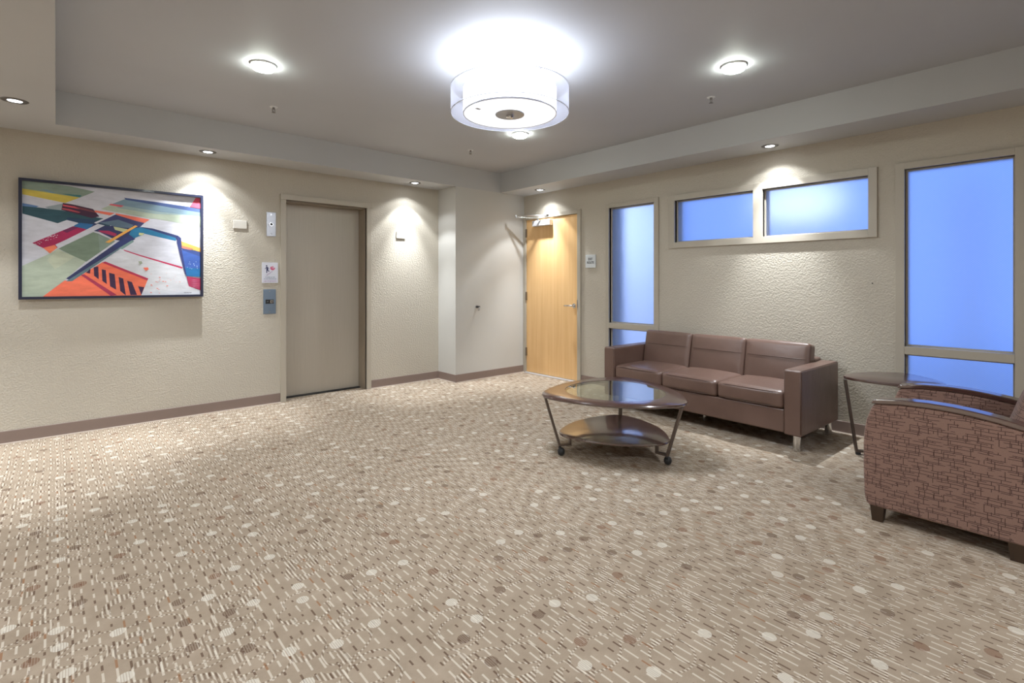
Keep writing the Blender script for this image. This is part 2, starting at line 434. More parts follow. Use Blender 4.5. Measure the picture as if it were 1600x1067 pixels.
# ------------------------------------------------------------------ windows
def frame_boxes(bm, oy0, oy1, oz0, oz1, holes, xf=XB-0.022, xb=XB+0.03):
    wall_with_holes(bm, xf, xb, oy0, oy1, oz0, oz1, holes)
def sash(bm, y0, y1, z0, z1, xg):
    s = 0.012   # glazing bead around the pane
    box(bm, xg-0.012, xg+0.02, y0, y0+s, z0, z1); box(bm, xg-0.012, xg+0.02, y1-s, y1, z0, z1)
    box(bm, xg-0.012, xg+0.02, y0+s, y1-s, z0, z0+s); box(bm, xg-0.012, xg+0.02, y0+s, y1-s, z1-s, z1)
XG = XB+0.045
def window(name, outer, panes, mull=None):
    o = bpy.data.objects.new(name, None); COL.objects.link(o); struct(o)
    bm = bmesh.new(); frame_boxes(bm, *outer, panes); mesh_obj('window_frame', bm, M_TRIM, o, bevel=0.002)
    for (y0, y1, z0, z1) in panes:
        b2 = bmesh.new(); sash(b2, y0, y1, z0, z1, XG); mesh_obj('glazing_bead', b2, M_TRIM, o)
        mesh_obj('pane', BX(XG, XG+0.006, y0+0.006, y1-0.006, z0+0.006, z1-0.006), M_FROST, o)
    return o
window('window_1', (3.034, 3.741, 0.06, 2.176), [(W1[0], W1[1], 0.775, 2.126), (W1[0], W1[1], 0.10, 0.712)])
window('window_2', (1.064, 2.914, 1.612, 2.171), [(W2[0][0], W2[0][1], 1.672, 2.112), (W2[1][0], W2[1][1], 1.672, 2.112)])
window('window_3', (0.235, 0.947, 0.06, 2.170), [(W3[0], W3[1], 0.760, 2.121), (W3[0], W3[1], 0.10, 0.700)])
# covered walkway outside the frosted panes
M_OUT = simple('outside_render', (0.80, 0.80, 0.80), 0.8); M_OUTD = simple('outside_grey_post', (0.35, 0.37, 0.40), 0.8)
struct(mesh_obj('floor_outside', BX(XB+0.16, 12, YR, 9, -0.3, -0.1), simple('outside_concrete', (0.62, 0.62, 0.62), 0.9)))
bm = bmesh.new(); box(bm, 7.2, 7.4, 4.35, 9, -0.3, 3.4); struct(mesh_obj('wall_outside', bm, M_OUT))
for i, (px_, py_, sx, sy, m) in enumerate([(5.30, 3.98, 0.12, 0.26, M_OUTD), (5.35, 3.12, 0.10, 0.14, M_OUTD), (8.6, 0.9, 0.16, 0.22, M_OUT)]):  # posts added outside to vary the tone seen through the frosted panes
    struct(mesh_obj('trim_%d' % (i+1), BX(px_-sx/2, px_+sx/2, py_-sy/2, py_+sy/2, -0.1, 2.55), m))

q = thing('outdoor_lamp', 'blurred bright lamp glow behind right pane of the high window', 'lamp', (7.12, 2.40, 2.28))
bm = bmesh.new(); bmesh.ops.create_uvsphere(bm, u_segments=20, v_segments=12, radius=0.34, matrix=Matrix.Diagonal((1, 1.5, 0.8, 1)))
mesh_obj('globe', bm, emit('outdoor_globe', (0.62, 0.74, 1.0), 0.62), q, smooth=True)
mesh_obj('post', BX(-0.03, 0.03, -0.03, 0.03, -2.38, -0.1), M_OUTD, q)
l = bpy.data.lights.new('walkway_light', 'AREA'); l.shape = 'RECTANGLE'; l.size = 2.4; l.size_y = 0.5; l.energy = 75; l.color = (0.50, 0.64, 1.0)  # unseen lamp added to brighten the view through the first tall window
q = thing('walkway_lamp', 'ceiling strip lamp of the walkway beyond the narrow tall window', 'lamp', (6.1, 5.6, 3.0))
mesh_obj('housing', BX(-0.3, 0.3, -1.25, 1.25, 0.01, 0.06), M_OUT, q)
lo_ = bpy.data.objects.new('tube_light', l); link(lo_, q); lo_.rotation_euler = (0, R(-25), R(0))
struct(mesh_obj('ceiling_outside', BX(5.2, 7.4, 4.2, 9, 3.08, 3.2), M_OUT))

# ------------------------------------------------------------------ lift door
d2 = bpy.data.objects.new('door_2', None); COL.objects.link(d2); struct(d2)
bm = bmesh.new(); FY = YA-0.02
box(bm, 1.737, EX0, FY, YA+0.04, 0, EZ); box(bm, EX1, 2.752, FY, YA+0.04, 0, EZ)
box(bm, 1.735, 2.765, FY-0.006, YA+0.04, EZ, 2.174)
mesh_obj('door_frame', bm, M_TRIM, d2, bevel=0.002)
M_REVEAL = simple('bronze_reveal', (0.30, 0.25, 0.19), 0.42, 0.15)
bm = bmesh.new(); box(bm, EX0, EX0+0.012, YA+0.02, YA+0.2, 0, EZ); box(bm, EX1-0.012, EX1, YA+0.02, YA+0.2, 0, EZ); box(bm, EX0, EX1, YA+0.02, YA+0.2, EZ-0.012, EZ)
mesh_obj('jamb_lining', bm, M_REVEAL, d2)
mesh_obj('leaf', BX(EX0+0.012, EX1-0.012, YA+0.175, YA+0.2, 0.012, EZ-0.012), M_ELEV, d2, bevel=0.002)
mesh_obj('sill', BX(EX0+0.012, EX1-0.012, YA+0.13, YA+0.2, 0.0, 0.011), M_DARK, d2)

# ------------------------------------------------------------------ wooden door
d1 = bpy.data.objects.new('door_1', None); COL.objects.link(d1); struct(d1)
bm = bmesh.new(); xf = XB-0.022
box(bm, xf, XB+0.05, 4.132, 4.186, 0, 2.165); box(bm, xf, XB+0.05, 5.122, YC, 0, 2.165); box(bm, xf, XB+0.05, 4.186, 5.122, 2.113, 2.165)
mesh_obj('door_frame', bm, M_TRIM, d1, bevel=0.002)
XD = XB-0.004
leaf = mesh_obj('leaf', BX(XD, XD+0.044, 4.190, 5.118, 0.014, 2.109), M_MAPLE, d1, bevel=0.0015)
mesh_obj('gap_stop', BX(XD+0.046, XD+0.06, 4.18, 5.128, 0.0, 2.118), M_DARK, d1)
mesh_obj('threshold', BX(XB-0.05, XB+0.04, 4.186, 5.122, 0.0, 0.010), M_ALU, d1, bevel=0.003)
for hz in (1.93, 1.06, 0.29):
    bm = bmesh.new(); box(bm, XB-0.026, XB-0.003, 5.108, 5.124, hz-0.057, hz+0.057)
    mesh_obj('hinge', bm, simple('hinge_metal', (0.22, 0.19, 0.16), 0.4, 0.8), leaf, bevel=0.002)
# closer body, its bracket and arms
bm = bmesh.new(); box(bm, XD-0.062, XD, 4.62, 4.95, 2.005, 2.082); cl = mesh_obj('door_closer', bm, M_ALU, leaf, bevel=0.008, seg=3)
b = LA([(0, 2.08), (0.016, 2.08), (0.016, 2.106), (0, 2.106)], 16, (XD-0.035, 4.86)); mesh_obj('closer_spindle', b, M_CHROME, leaf, smooth=True, auto=True)
bm = bmesh.new()
box(bm, xf-0.020, xf, 4.66, 4.74, 2.122, 2.150)               # shoe on the frame head
tube(bm, [(XD-0.035, 4.86, 2.110), (4.575, 5.02, 2.124)], 0, sq=(0.022, 0.007, 0, 1))
tube(bm, [(4.575, 5.02, 2.134), (4.70, 4.86, 2.140), (xf-0.008, 4.70, 2.136)], 0.0075, 8)
lathe(bm, [(0, 2.112), (0.015, 2.112), (0.015, 2.150), (0, 2.150)], 14, (4.575, 5.02))
mesh_obj('closer_arm', bm, M_CHROME, leaf, smooth=True, auto=True)
# lever handle
bm = bmesh.new()
tube(bm, [(XD, 4.243, 0.955), (XD-0.012, 4.243, 0.955)], 0.029, 20)
hd = mesh_obj('handle_rose', bm, M_CHROME, leaf, smooth=True, auto=True)
bm = bmesh.new(); tube(bm, [(XD-0.010, 4.243, 0.955), (XD-0.052, 4.243, 0.955), (XD-0.060, 4.255, 0.955), (XD-0.060, 4.34, 0.955), (XD-0.052, 4.37, 0.952)], 0.010, 12)
mesh_obj('lever', bm, M_CHROME, leaf, smooth=True)
mesh_obj('strike_plate', BX(xf-0.002, xf+0.01, 4.172, 4.187, 0.93, 1.03), M_STEEL, d1)

# ------------------------------------------------------------------ small wall things
def text_mesh(body, size, mat, parent, name='lettering', loc=(0, 0, 0), rot=(0, 0, 0), ext=0.0004, sx=1.0, bold=0.0):
    cu = bpy.data.curves.new(name, 'FONT'); cu.body = body; cu.size = size; cu.extrude = ext; cu.align_x = 'CENTER'; cu.align_y = 'CENTER'; cu.offset = bold
    to = bpy.data.objects.new(name, cu); COL.objects.link(to)
    bpy.context.view_layer.update()
    me = bpy.data.meshes.new_from_object(to.evaluated_get(bpy.context.evaluated_depsgraph_get()))
    bpy.data.objects.remove(to); me.materials.clear(); me.materials.append(mat)
    o = bpy.data.objects.new(name, me); link(o, parent); o.location = loc; o.rotation_euler = rot; o.scale = (sx, 1, 1)
    return o
M_INK = simple('dark_lettering', (0.07, 0.075, 0.09), 0.5)
# things on the lift wall use a local frame: x right, z up, -y out of the wall
def blank_plate(x, z, label):
    t = thing('wall_plate', label, 'wall plate', (x, YA, z))
    mesh_obj('cover', BX(-0.062, 0.062, -0.012, 0.0, -0.042, 0.042), M_IVORY, t, bevel=0.005, seg=3)
    for s in (-1, 1):
        bm = bmesh.new(); tube(bm, [(s*0.045, -0.0115, 0), (s*0.045, -0.0135, 0)], 0.003, 10); mesh_obj('screw', bm, M_IVORY, t)
    return t
p1 = blank_plate(1.356, 1.824, 'ivory blank wall plate between painting and elevator key switch')
p2 = dup(p1, (3.147, YA, 1.829), 'ivory blank wall plate high on the alcove wall right of the elevator')
# key switch
t = thing('key_switch', 'narrow steel key switch plate above the fire sign left of elevator', 'switch', (1.648, YA, 1.849))
mesh_obj('plate', BX(-0.046, 0.046, -0.005, 0, -0.125, 0.125), M_STEEL, t, bevel=0.002)
bm = bmesh.new(); tube(bm, [(0, -0.004, 0), (0, -0.012, 0)], 0.019, 20); kb = mesh_obj('lock_collar', bm, M_CHROME, t, smooth=True, auto=True)
bm = bmesh.new(); tube(bm, [(0, -0.012, 0), (0, -0.014, 0)], 0.012, 16); mesh_obj('keyhole', bm, M_DARK, t)
for s in (-1, 1):
    bm = bmesh.new(); tube(bm, [(0, -0.004, s*0.10), (0, -0.008, s*0.10)], 0.006, 12); mesh_obj('screw', bm, M_CHROME, t, smooth=True, auto=True)
# call station
t = thing('call_button', 'steel elevator call button plate with black window below the fire sign', 'button panel', (1.632, YA, 1.053))
k_ = simple('blue_steel', (0.27, 0.36, 0.48), 0.32, 0.85)
mesh_obj('plate', BX(-0.061, 0.061, -0.006, 0, -0.127, 0.127), k_, t, bevel=0.002)
dw = mesh_obj('indicator', BX(-0.040, 0.040, -0.008, -0.005, -0.022, 0.022), M_DARK, t, bevel=0.001)
mesh_obj('push_button', BX(0.004, 0.034, -0.014, -0.007, -0.015, 0.015), M_CHROME, t, bevel=0.002)
bm = bmesh.new(); prism(bm, [(-0.008, -0.006), (0.008, -0.006), (0, 0.008)], lambda u, v, q: (0.019+u, q, v), -0.0145, -0.0139); mesh_obj('arrow_mark', bm, M_DARK, t)
text_mesh('UP', 0.012, simple('grey_print', (0.4, 0.42, 0.45), 0.5), t, 'lettering', (-0.020, -0.0082, 0), (R(90), 0, 0))
for s in (-1, 1):
    bm = bmesh.new(); tube(bm, [(0, -0.005, s*0.105), (0, -0.009, s*0.105)], 0.006, 12); mesh_obj('screw', bm, M_STEEL, t, smooth=True, auto=True)
# fire sign
t = thing('fire_sign', 'small white sign with running figure and red flames beside elevator', 'sign', (1.636, YA, 1.350))
mesh_obj('sign_board', BX(-0.077, 0.077, -0.008, 0, -0.105, 0.105), simple('sign_white', (0.70, 0.72, 0.82), 0.4), t, bevel=0.001)
NAVY = simple('sign_navy', (0.03, 0.03, 0.12), 0.5); REDM = simple('sign_red', (0.62, 0.02, 0.14), 0.5); PURP = simple('sign_violet', (0.25, 0.12, 0.32), 0.5)
def flat(bm, pts, y=-0.0086): prism(bm, pts, lambda u, v, q: (u, q, v), y-0.0006, y)
bm = bmesh.new()
flat(bm, [(-0.034+0.0075*math.cos(a*PI/6), 0.070+0.0075*math.sin(a*PI/6)) for a in range(12)])
for q in ([(-0.036,0.060),(-0.024,0.060),(-0.018,0.030),(-0.028,0.022),(-0.036,0.030)], [(-0.034,0.060),(-0.052,0.042),(-0.050,0.038),(-0.032,0.052)],
          [(-0.026,0.060),(-0.010,0.044),(-0.012,0.040),(-0.026,0.052)], [(-0.036,0.032),(-0.028,0.028),(-0.030,-0.002),(-0.038,-0.002)], [(-0.028,0.030),(-0.006,0.018),(-0.010,0.010),(-0.028,0.022)]): flat(bm, q)
mesh_obj('running_figure', bm, NAVY, t)
bm = bmesh.new()
for i in range(4):
    a, b = -0.038+i*0.014, -0.026+i*0.011
    flat(bm, [(a, b), (a+0.016, b), (a+0.016, b+0.011), (a+0.013, b+0.011), (a+0.013, b+0.003), (a, b+0.003)], -0.0092)
mesh_obj('stair_mark', bm, PURP, t)
bm = bmesh.new()
for q in ([(0.002,0.050),(0.006,0.036),(0.014,0.026),(0.018,0.030),(0.014,0.044),(0.016,0.066),(0.008,0.062)], [(0.018,0.030),(0.026,0.024),(0.030,0.030),(0.026,0.046),(0.030,0.074),(0.020,0.060)], [(0.030,0.026),(0.042,0.036),(0.050,0.052),(0.042,0.050),(0.038,0.040),(0.036,0.062),(0.032,0.044)]): flat(bm, q)
mesh_obj('flame_mark', bm, REDM, t)
text_mesh('IN CASE OF FIRE', 0.013, simple('sign_teal', (0.10, 0.22, 0.30), 0.5), t, 'lettering', (0, -0.0086, -0.047), (R(90), 0, 0))
text_mesh('DO NOT USE ELEVATOR', 0.0125, simple('sign_blue', (0.10, 0.15, 0.32), 0.5), t, 'lettering', (0, -0.0086, -0.064), (R(90), 0, 0), sx=0.88)
text_mesh('USE STAIRWAYS', 0.017, simple('sign_violet_print', (0.35, 0.15, 0.36), 0.5), t, 'lettering', (0, -0.0086, -0.088), (R(90), 0, 0))
# exit sign on the window wall: local y along the wall
t = thing('exit_route_sign', 'small white EXIT ROUTE sign beside the wooden door', 'sign', (XB, 3.977, 1.508))
mesh_obj('sign_board', BX(-0.014, 0, -0.078, 0.078, -0.080, 0.080), simple('sign_grey_white', (0.62, 0.66, 0.68), 0.4), t, bevel=0.002)
text_mesh('EXIT', 0.040, M_INK, t, 'lettering', (-0.0146, 0, 0.026), (R(90), 0, R(-90)), sx=0.85, bold=0.0008)
text_mesh('ROUTE', 0.040, M_INK, t, 'lettering', (-0.0146, 0, -0.016), (R(90), 0, R(-90)), sx=0.85, bold=0.0008)
# door holder on the short wall
t = thing('door_stop', 'dark metal door stop with hanging hook on the pale short wall', 'door stop', (4.033, YC, 0.935))
bm = bmesh.new(); tube(bm, [(0, 0, 0), (0, -0.010, 0)], 0.020, 20); mesh_obj('rose', bm, M_STEEL, t, smooth=True, auto=True)
bm = bmesh.new(); tube(bm, [(0, -0.008, 0), (0, -0.055, 0.002)], 0.012, 14); mesh_obj('bumper', bm, M_RUBBER, t, smooth=True, auto=True)
bm = bmesh.new(); tube(bm, [(-0.002, -0.052, 0), (-0.006, -0.060, -0.02), (-0.012, -0.058, -0.05)], 0.006, 10); mesh_obj('hook', bm, M_STEEL, t, smooth=True)
bm = bmesh.new(); tube(bm, [(XB, 1.098, 1.243), (XB-0.012, 1.098, 1.245)], 0.004, 8)
tag(mesh_obj('nail', bm, M_DARK), 'tiny dark nail in wall between high window and tall window', 'nail')

# ------------------------------------------------------------------ painting
def painting():
    x0, x1, z0, z1 = -0.222, 1.030, 1.1175, 2.070
    t = thing('framed_painting', 'large abstract painting with diagonal colour planes in thin dark frame', 'painting', ((x0+x1)/2, YA, (z0+z1)/2))
    W, H = (x1-x0)/2, (z1-z0)/2; fw = 0.020
    bm = bmesh.new(); ya, yb = -0.052, -0.018
    for a in ((-W, W, H-fw, H), (-W, W, -H, -H+fw), (-W, -W+fw, -H+fw, H-fw), (W-fw, W, -H+fw, H-fw)): box(bm, a[0], a[1], ya, yb, a[2], a[3])
    mesh_obj('frame', bm, simple('navy_black_frame', (0.014, 0.018, 0.045), 0.3, 0.0, 0.3), t)
    mesh_obj('backing', BX(-W+0.03, W-0.03, -0.019, -0.001, -H+0.03, H-0.03), M_DARK, t)
    # homography from the traced outline frame to the canvas
    cw, chh = W-fw, H-fw
    src = [(143,168),(1292,280),(1286,903),(136,918)]; dst = [(-cw,chh),(cw,chh),(cw,-chh),(-cw,-chh)]
    import numpy as np
    A = []; B = []
    for (x, y), (u, v) in zip(src, dst):
        A.append([x,y,1,0,0,0,-u*x,-u*y]); B.append(u); A.append([0,0,0,x,y,1,-v*x,-v*y]); B.append(v)
    h = np.linalg.solve(np.array(A, float), np.array(B, float))
    def m(x, y):
        d = h[6]*x+h[7]*y+1; return (max(-cw, min(cw, (h[0]*x+h[1]*y+h[2])/d)), max(-chh, min(chh, (h[3]*x+h[4]*y+h[5])/d)))
    mats = []; idx = {}
    def mat(c):
        if c in idx: return idx[c]
        k = NT('paint_%d' % len(mats)); co = k.coord(); base = srgb(*c)
        lo = tuple(x*0.86 for x in base); hi = tuple(min(1, x*1.10+0.004) for x in base)
        mp = k.new('ShaderNodeMapping'); k.l.new(co, mp.inputs[0]); mp.inputs['Rotation'].default_value = (0, R(25), 0); mp.inputs['Scale'].default_value = (1, 1, 3.5)
        k.l.new(k.mix(k.ramp(k.noise(mp.outputs[0], 9, 5, 0.65), 0.3, 0.7), lo, hi), k.b.inputs['Base Color']); k.b.inputs['Roughness'].default_value = 0.65
        idx[c] = len(mats); mats.append(k.m); return idx[c]
    bm = bmesh.new(); n = [0]
    def P(c, *pts):
        y = -0.026 - 0.00004*n[0]; n[0] += 1
        vs = [bm.verts.new((a, y, b)) for a, b in (m(*p) for p in pts)]
        f = bm.faces.new(vs); f.material_index = mat(c)
    BG = (205,206,216); SAGE = (138,156,142); TEAL = (40,78,90); NAVYc = (48,54,98); COR = (232,112,92); MAG = (168,30,84); LSAGE = (176,188,170)
    P(BG, (143,168),(1292,280),(1286,903),(136,918))
    P(SAGE, (143,168),(330,185),(455,205),(612,240),(515,278),(143,218))
    P((120,150,165), (260,222),(310,228),(365,250),(330,248))
    P((70,125,125), (400,252),(525,262),(518,276),(440,262))
    P((212,192,86), (143,218),(515,278),(420,312),(143,255))
    P((96,130,178), (143,312),(250,332),(210,352),(143,332))
    P((150,162,168), (290,338),(412,314),(400,360),(330,358))
    P(TEAL, (143,332),(260,342),(330,352),(400,360),(600,402),(720,420),(705,470),(560,480),(500,440),(430,422),(370,443),(143,380))
    P((32,62,92), (430,405),(600,420),(680,450),(600,475),(500,440),(430,422))
    P((66,34,62), (405,312),(470,322),(600,352),(640,400),(590,410),(395,357))
    P((214,84,98), (405,322),(480,335),(560,352),(545,358),(405,332))
    P((178,70,80), (400,344),(450,352),(520,372),(505,376),(400,352))
    P((120,60,70), (470,330),(600,362),(610,375),(520,355))
    P((120,145,160), (720,320),(805,288),(1290,372),(1290,402),(1040,384),(760,330))
    P((66,86,136), (800,279),(1000,306),(1290,350),(1290,376),(812,292))
    P(LSAGE, (650,352),(720,322),(1040,380),(1290,400),(1290,466),(1000,415),(950,412))
    P((148,168,168), (740,322),(1040,372),(1280,398),(1000,384),(760,345))
    P((214,92,104), (715,318),(800,330),(780,340),(700,325))
    P((238,120,98), (610,360),(740,378),(965,420),(930,442),(880,430),(610,372))
    P((60,64,110), (700,395),(745,388),(880,430),(930,442),(895,475),(700,450),(640,440))
    P(NAVYc, (500,440),(600,445),(700,462),(760,455),(900,470),(870,540),(790,560),(740,550),(640,500),(560,485))
    P((96,118,138), (640,440),(760,420),(860,455),(840,475),(760,470))
    P((168,45,90), (630,490),(700,492),(752,512),(740,528),(650,502))
    P((38,104,158), (480,455),(512,440),(600,450),(570,487),(470,467))
    P((192,196,150), (730,465),(822,482),(800,502),(740,486))
    P((34,118,160), (850,478),(905,470),(1000,490),(1140,532),(1130,560),(930,515),(862,540),(830,515))
    P((206,206,150), (895,505),(930,508),(915,522),(893,520))
    P((46,58,110), (890,465),(985,478),(1145,524),(1165,540),(1168,602),(1140,560),(1130,538),(985,492))
    P(BG, (605,440),(740,378),(748,385),(620,446))
    P(MAG, (205,570),(470,462),(565,485),(355,580),(372,600),(280,605))
    P((110,30,80), (400,492),(470,462),(505,470),(430,505))
    P((242,130,96), (275,602),(350,583),(366,602),(318,638))
    P((122,140,122), (372,606),(600,500),(742,560),(552,692),(520,680),(380,610))
    P((132,150,138), (600,500),(742,560),(640,625),(630,510))
    P(BG, (355,583),(630,447),(674,458),(375,606))
    P(LSAGE, (136,718),(318,638),(368,608),(550,690),(412,810),(270,916),(136,918))
    P((186,194,172), (300,680),(368,612),(480,660),(350,740))
    P((242,118,88), (270,916),(412,812),(460,815),(655,695),(950,805),(905,912))
    for q in ([(550,762),(580,735),(576,768)], [(600,727),(630,722),(632,805),(602,782)], [(652,740),(678,746),(684,836),(655,815)], [(698,762),(735,772),(744,872),(705,850)],
              [(760,790),(790,800),(806,911),(770,880)], [(815,815),(845,822),(878,906),(835,906)], [(885,850),(925,856),(906,909)]): P((58,34,70), *q)
    P((172,52,84), (512,774),(540,774),(748,906),(708,911))
    P((96,122,132), (420,818),(460,817),(852,556),(826,548),(760,600))
    P(NAVYc, (420,800),(760,562),(790,545),(800,552),(770,600),(440,806))
    P((46,56,110), (720,590),(830,520),(870,545),(790,600),(760,606))
    P(BG, (782,614),(930,512),(1135,560),(1172,735))
    P((212,214,220), (655,694),(782,614),(1172,735),(1212,850),(1286,880),(1286,905),(905,912),(950,803))
    P((122,152,148), (760,606),(850,552),(862,562),(786,612))
    P((188,44,88), (790,612),(900,648),(1172,726),(1172,738),(900,656),(800,622))
    P((188,50,84), (655,697),(675,690),(952,800),(945,812))
    P((240,176,88), (1166,560),(1290,604),(1290,630),(1170,592))
    P((212,120,100), (1168,588),(1240,608),(1225,620),(1170,604))
    P((52,72,132), (1165,604),(1290,630),(1290,664),(1180,628))
    P((58,92,170), (1165,615),(1290,660),(1290,740),(1190,730))
    P((26,108,166), (1182,728),(1290,738),(1290,790),(1200,785))
    P((48,58,116), (1140,530),(1162,540),(1166,600),(1200,788),(1188,770),(1138,570))
    P((176,50,90), (1198,786),(1290,800),(1290,876),(1212,850))
    P((226,78,104), (1224,338),(1262,281),(1290,283),(1290,350))
    P((236,172,84), (676,566),(870,457),(886,463),(702,571))
    rnd = random.Random(3)
    for i in range(34):
        a = 215+rnd.random()*150; b = 572-(a-215)*0.36+rnd.uniform(-14, 16); s = rnd.uniform(3, 9)
        P((222,206,218), (a,b),(a+s,b-3),(a+s*0.8,b+3))
    for i in range(26):
        a = rnd.uniform(960, 1150); b = rnd.uniform(760, 895); s = rnd.uniform(4, 15)
        P((232,130,112) if b > 820 or rnd.random() < 0.4 else (222,186,180), (a,b),(a+s,b+2),(a+s*0.7,b+s*0.5),(a+2,b+s*0.3))
    P((160,170,150), (888,690),(908,688),(915,702),(898,712))
    P((236,120,96), (918,730),(950,728),(955,742),(935,752))
    for i in range(14):
        a = rnd.uniform(1200, 1270); b = rnd.uniform(690, 740); P((190,214,230), (a,b),(a+5,b-2),(a+4,b+4))
    for i in range(5):
        a = 1225; b = 812+i*11; P((222,150,180), (a,b),(a+20,b-4),(a+58,b+2),(a+20,b-1))
    for i in range(9): P((50,52,70), (1180+i*5.5,889+(i%2)*5),(1184+i*5.5,888),(1183+i*5.5,896))
    o = mesh_obj('canvas', bm, mats, t)
painting()

# ------------------------------------------------------------------ lamps
def spot(parent, energy, size, blend, name, loc=(0, 0, 0), rad=0.03, rot=(0, 0, 0)):
    l = bpy.data.lights.new(name, 'SPOT'); l.energy = energy; l.color = CAN_COL; l.spot_size = R(size); l.spot_blend = blend; l.shadow_soft_size = rad
    o = bpy.data.objects.new(name, l); link(o, parent); o.location = loc; o.rotation_euler = rot; return o
def can(loc, label):
    t = thing('recessed_downlight', label, 'ceiling light', loc, 0, 'recessed downlights in the soffit')
    mesh_obj('trim_ring', LA([(0.036, -0.001), (0.040, -0.006), (0.066, -0.004), (0.070, 0.0)], 32), M_CANRING, t, smooth=True)
    mesh_obj('lens', LA([(0, -0.003), (0.037, -0.0025)], 28), M_LENS, t)
    spot(t, CAN_SPOT_W, 88, 0.3, 'spot_beam', (0, 0, -0.012), 0.02)
    spot(t, CAN_CORE_W, 58, 0.9, 'spot_core', (0, 0, -0.012), 0.02)
    spot(t, CAN_FLOOD_W, 122, 0.35, 'spot_spill', (0, 0, -0.012), 0.02)
    return t
c0 = can((1.034, 5.335, ZS), 'round downlight in soffit above the right end of the painting')
for loc, lb in [((3.215, 5.335, ZS), 'round downlight in soffit right of elevator, above the alcove wall plate'),
                ((-0.205, 4.675, ZS), 'round downlight in the left soffit above left end of painting'),
                ((4.665, 4.657, ZS), 'round downlight in soffit just in front of the wooden door'),
                ((4.665, 1.806, ZS), 'round downlight in soffit above the high double window')]:
    dup(c0, loc, lb)
# two cans carry on the rows; the other five are unseen, added for fill
for i, loc in enumerate([(-1.15, 5.335, ZS), (-0.205, 0.70, ZS), (-2.0, 3.2, ZS), (-2.0, 0.4, ZS), (0.8, -1.6, ZS), (3.2, -1.6, ZS), (-1.0, -1.8, ZS)]):
    dup(c0, loc, ['round downlight in soffit left of the painting', 'round downlight in left soffit overhead', 'round downlight in rear soffit far left', 'round downlight in rear soffit near left',
                  'round downlight in back soffit, middle', 'round downlight in back soffit, right', 'round downlight in back soffit, left corner'][i])

def disk(loc, label):
    t = thing('disk_light', label, 'ceiling light', loc, 0, 'bright round surface lights on the raised ceiling')
    mesh_obj('base_ring', LA([(0.060, 0.0), (0.080, 0.0), (0.080, -0.010), (0.074, -0.014), (0.072, -0.004)], 36), M_WHITE, t, smooth=True, auto=True)
    mesh_obj('lens', LA([(0.072, -0.004), (0.073, -0.020), (0.066, -0.032), (0.045, -0.040), (0.0, -0.043)], 36), M_DISK, t, smooth=True)
    return t
k0 = disk((1.030, 3.640, ZC), 'round glowing ceiling light left of the drum lamp')
disk2 = dup(k0, (3.385, 3.655, ZC), 'round glowing ceiling light half hidden under the drum lamp rim')
dup(k0, (3.39, 1.545, ZC), 'round glowing ceiling light right of the drum lamp')
dup(k0, (1.03, 1.545, ZC), 'round glowing ceiling light overhead near the camera')

DX, DY = 2.217, 2.492
t = thing('drum_lamp', 'large white drum ceiling lamp with sheer outer shade', 'ceiling lamp', (DX, DY, 0))
RO, RI, ZT, ZB = 0.386, 0.305, 2.523, 2.359
mesh_obj('outer_shade', LA([(RO, ZB), (RO, ZT)], 72), M_SHEER, t, smooth=True)
mesh_obj('shade_bottom', LA([(RI, ZB+0.002), (RO-0.001, ZB+0.001)], 72), M_SHEER, t, smooth=True)
bm = bmesh.new()
for zz in (ZB, ZT): lathe(bm, [(RO-0.0015, zz-0.0015), (RO+0.002, zz-0.0015), (RO+0.002, zz+0.0015), (RO-0.0015, zz+0.0015), (RO-0.0015, zz-0.0015)], 72)
mesh_obj('shade_hoops', bm, M_ALU, t, smooth=True)
mesh_obj('inner_shade', LA([(RI, ZB+0.004), (RI, ZT-0.008)], 64), M_SHADE_IN, t, smooth=True)
mesh_obj('diffuser', LA([(0.0, ZB-0.002), (RI-0.004, ZB-0.002)], 64), M_DIFF, t, smooth=True)
mesh_obj('diffuser_ring', LA([(RI-0.004, ZB-0.006), (RI+0.001, ZB-0.006), (RI+0.001, ZB+0.002), (RI-0.004, ZB+0.002), (RI-0.004, ZB-0.006)], 64), M_ALU, t, smooth=True, auto=True)
cp = mesh_obj('centre_cap', LA([(0.096, ZB-0.004), (0.094, ZB-0.009), (0.0, ZB-0.010)], 48), M_STEEL, t, smooth=True, auto=True)
mesh_obj('finial', LA([(0.024, ZB-0.009), (0.024, ZB-0.022), (0.016, ZB-0.028), (0.0, ZB-0.028)], 20), M_CHROME, cp, smooth=True, auto=True)
mesh_obj('care_mark', BX(-0.238, -0.205, 0.045, 0.065, ZB-0.0035, ZB-0.0022), M_STEEL, t)
bm = bmesh.new(); tube(bm, [(0, 0, ZC), (0, 0, ZB)], 0.008, 12); mesh_obj('stem', bm, M_WHITE, t, smooth=True, auto=True)
mesh_obj('canopy', LA([(0, ZC-0.018), (0.035, ZC-0.018), (0.05, ZC-0.006), (0.05, ZC)], 28), M_WHITE, t, smooth=True)
bm = bmesh.new()
for a in (R(48+90), R(48)): tube(bm, [(-0.07*math.cos(a), -0.07*math.sin(a), ZC-0.045), (0.07*math.cos(a), 0.07*math.sin(a), ZC-0.045)], 0.006, 8)
mesh_obj('cross_bar', bm, M_WHITE, t, smooth=True)
bm = bmesh.new()
for j in range(3):
    a = j*2*PI/3+0.3; tube(bm, [(0.01*math.cos(a), 0.01*math.sin(a), ZT-0.03), (RO*math.cos(a), RO*math.sin(a), ZT-0.002)], 0.003, 6)
mesh_obj('spider', bm, M_ALU, t, smooth=True)
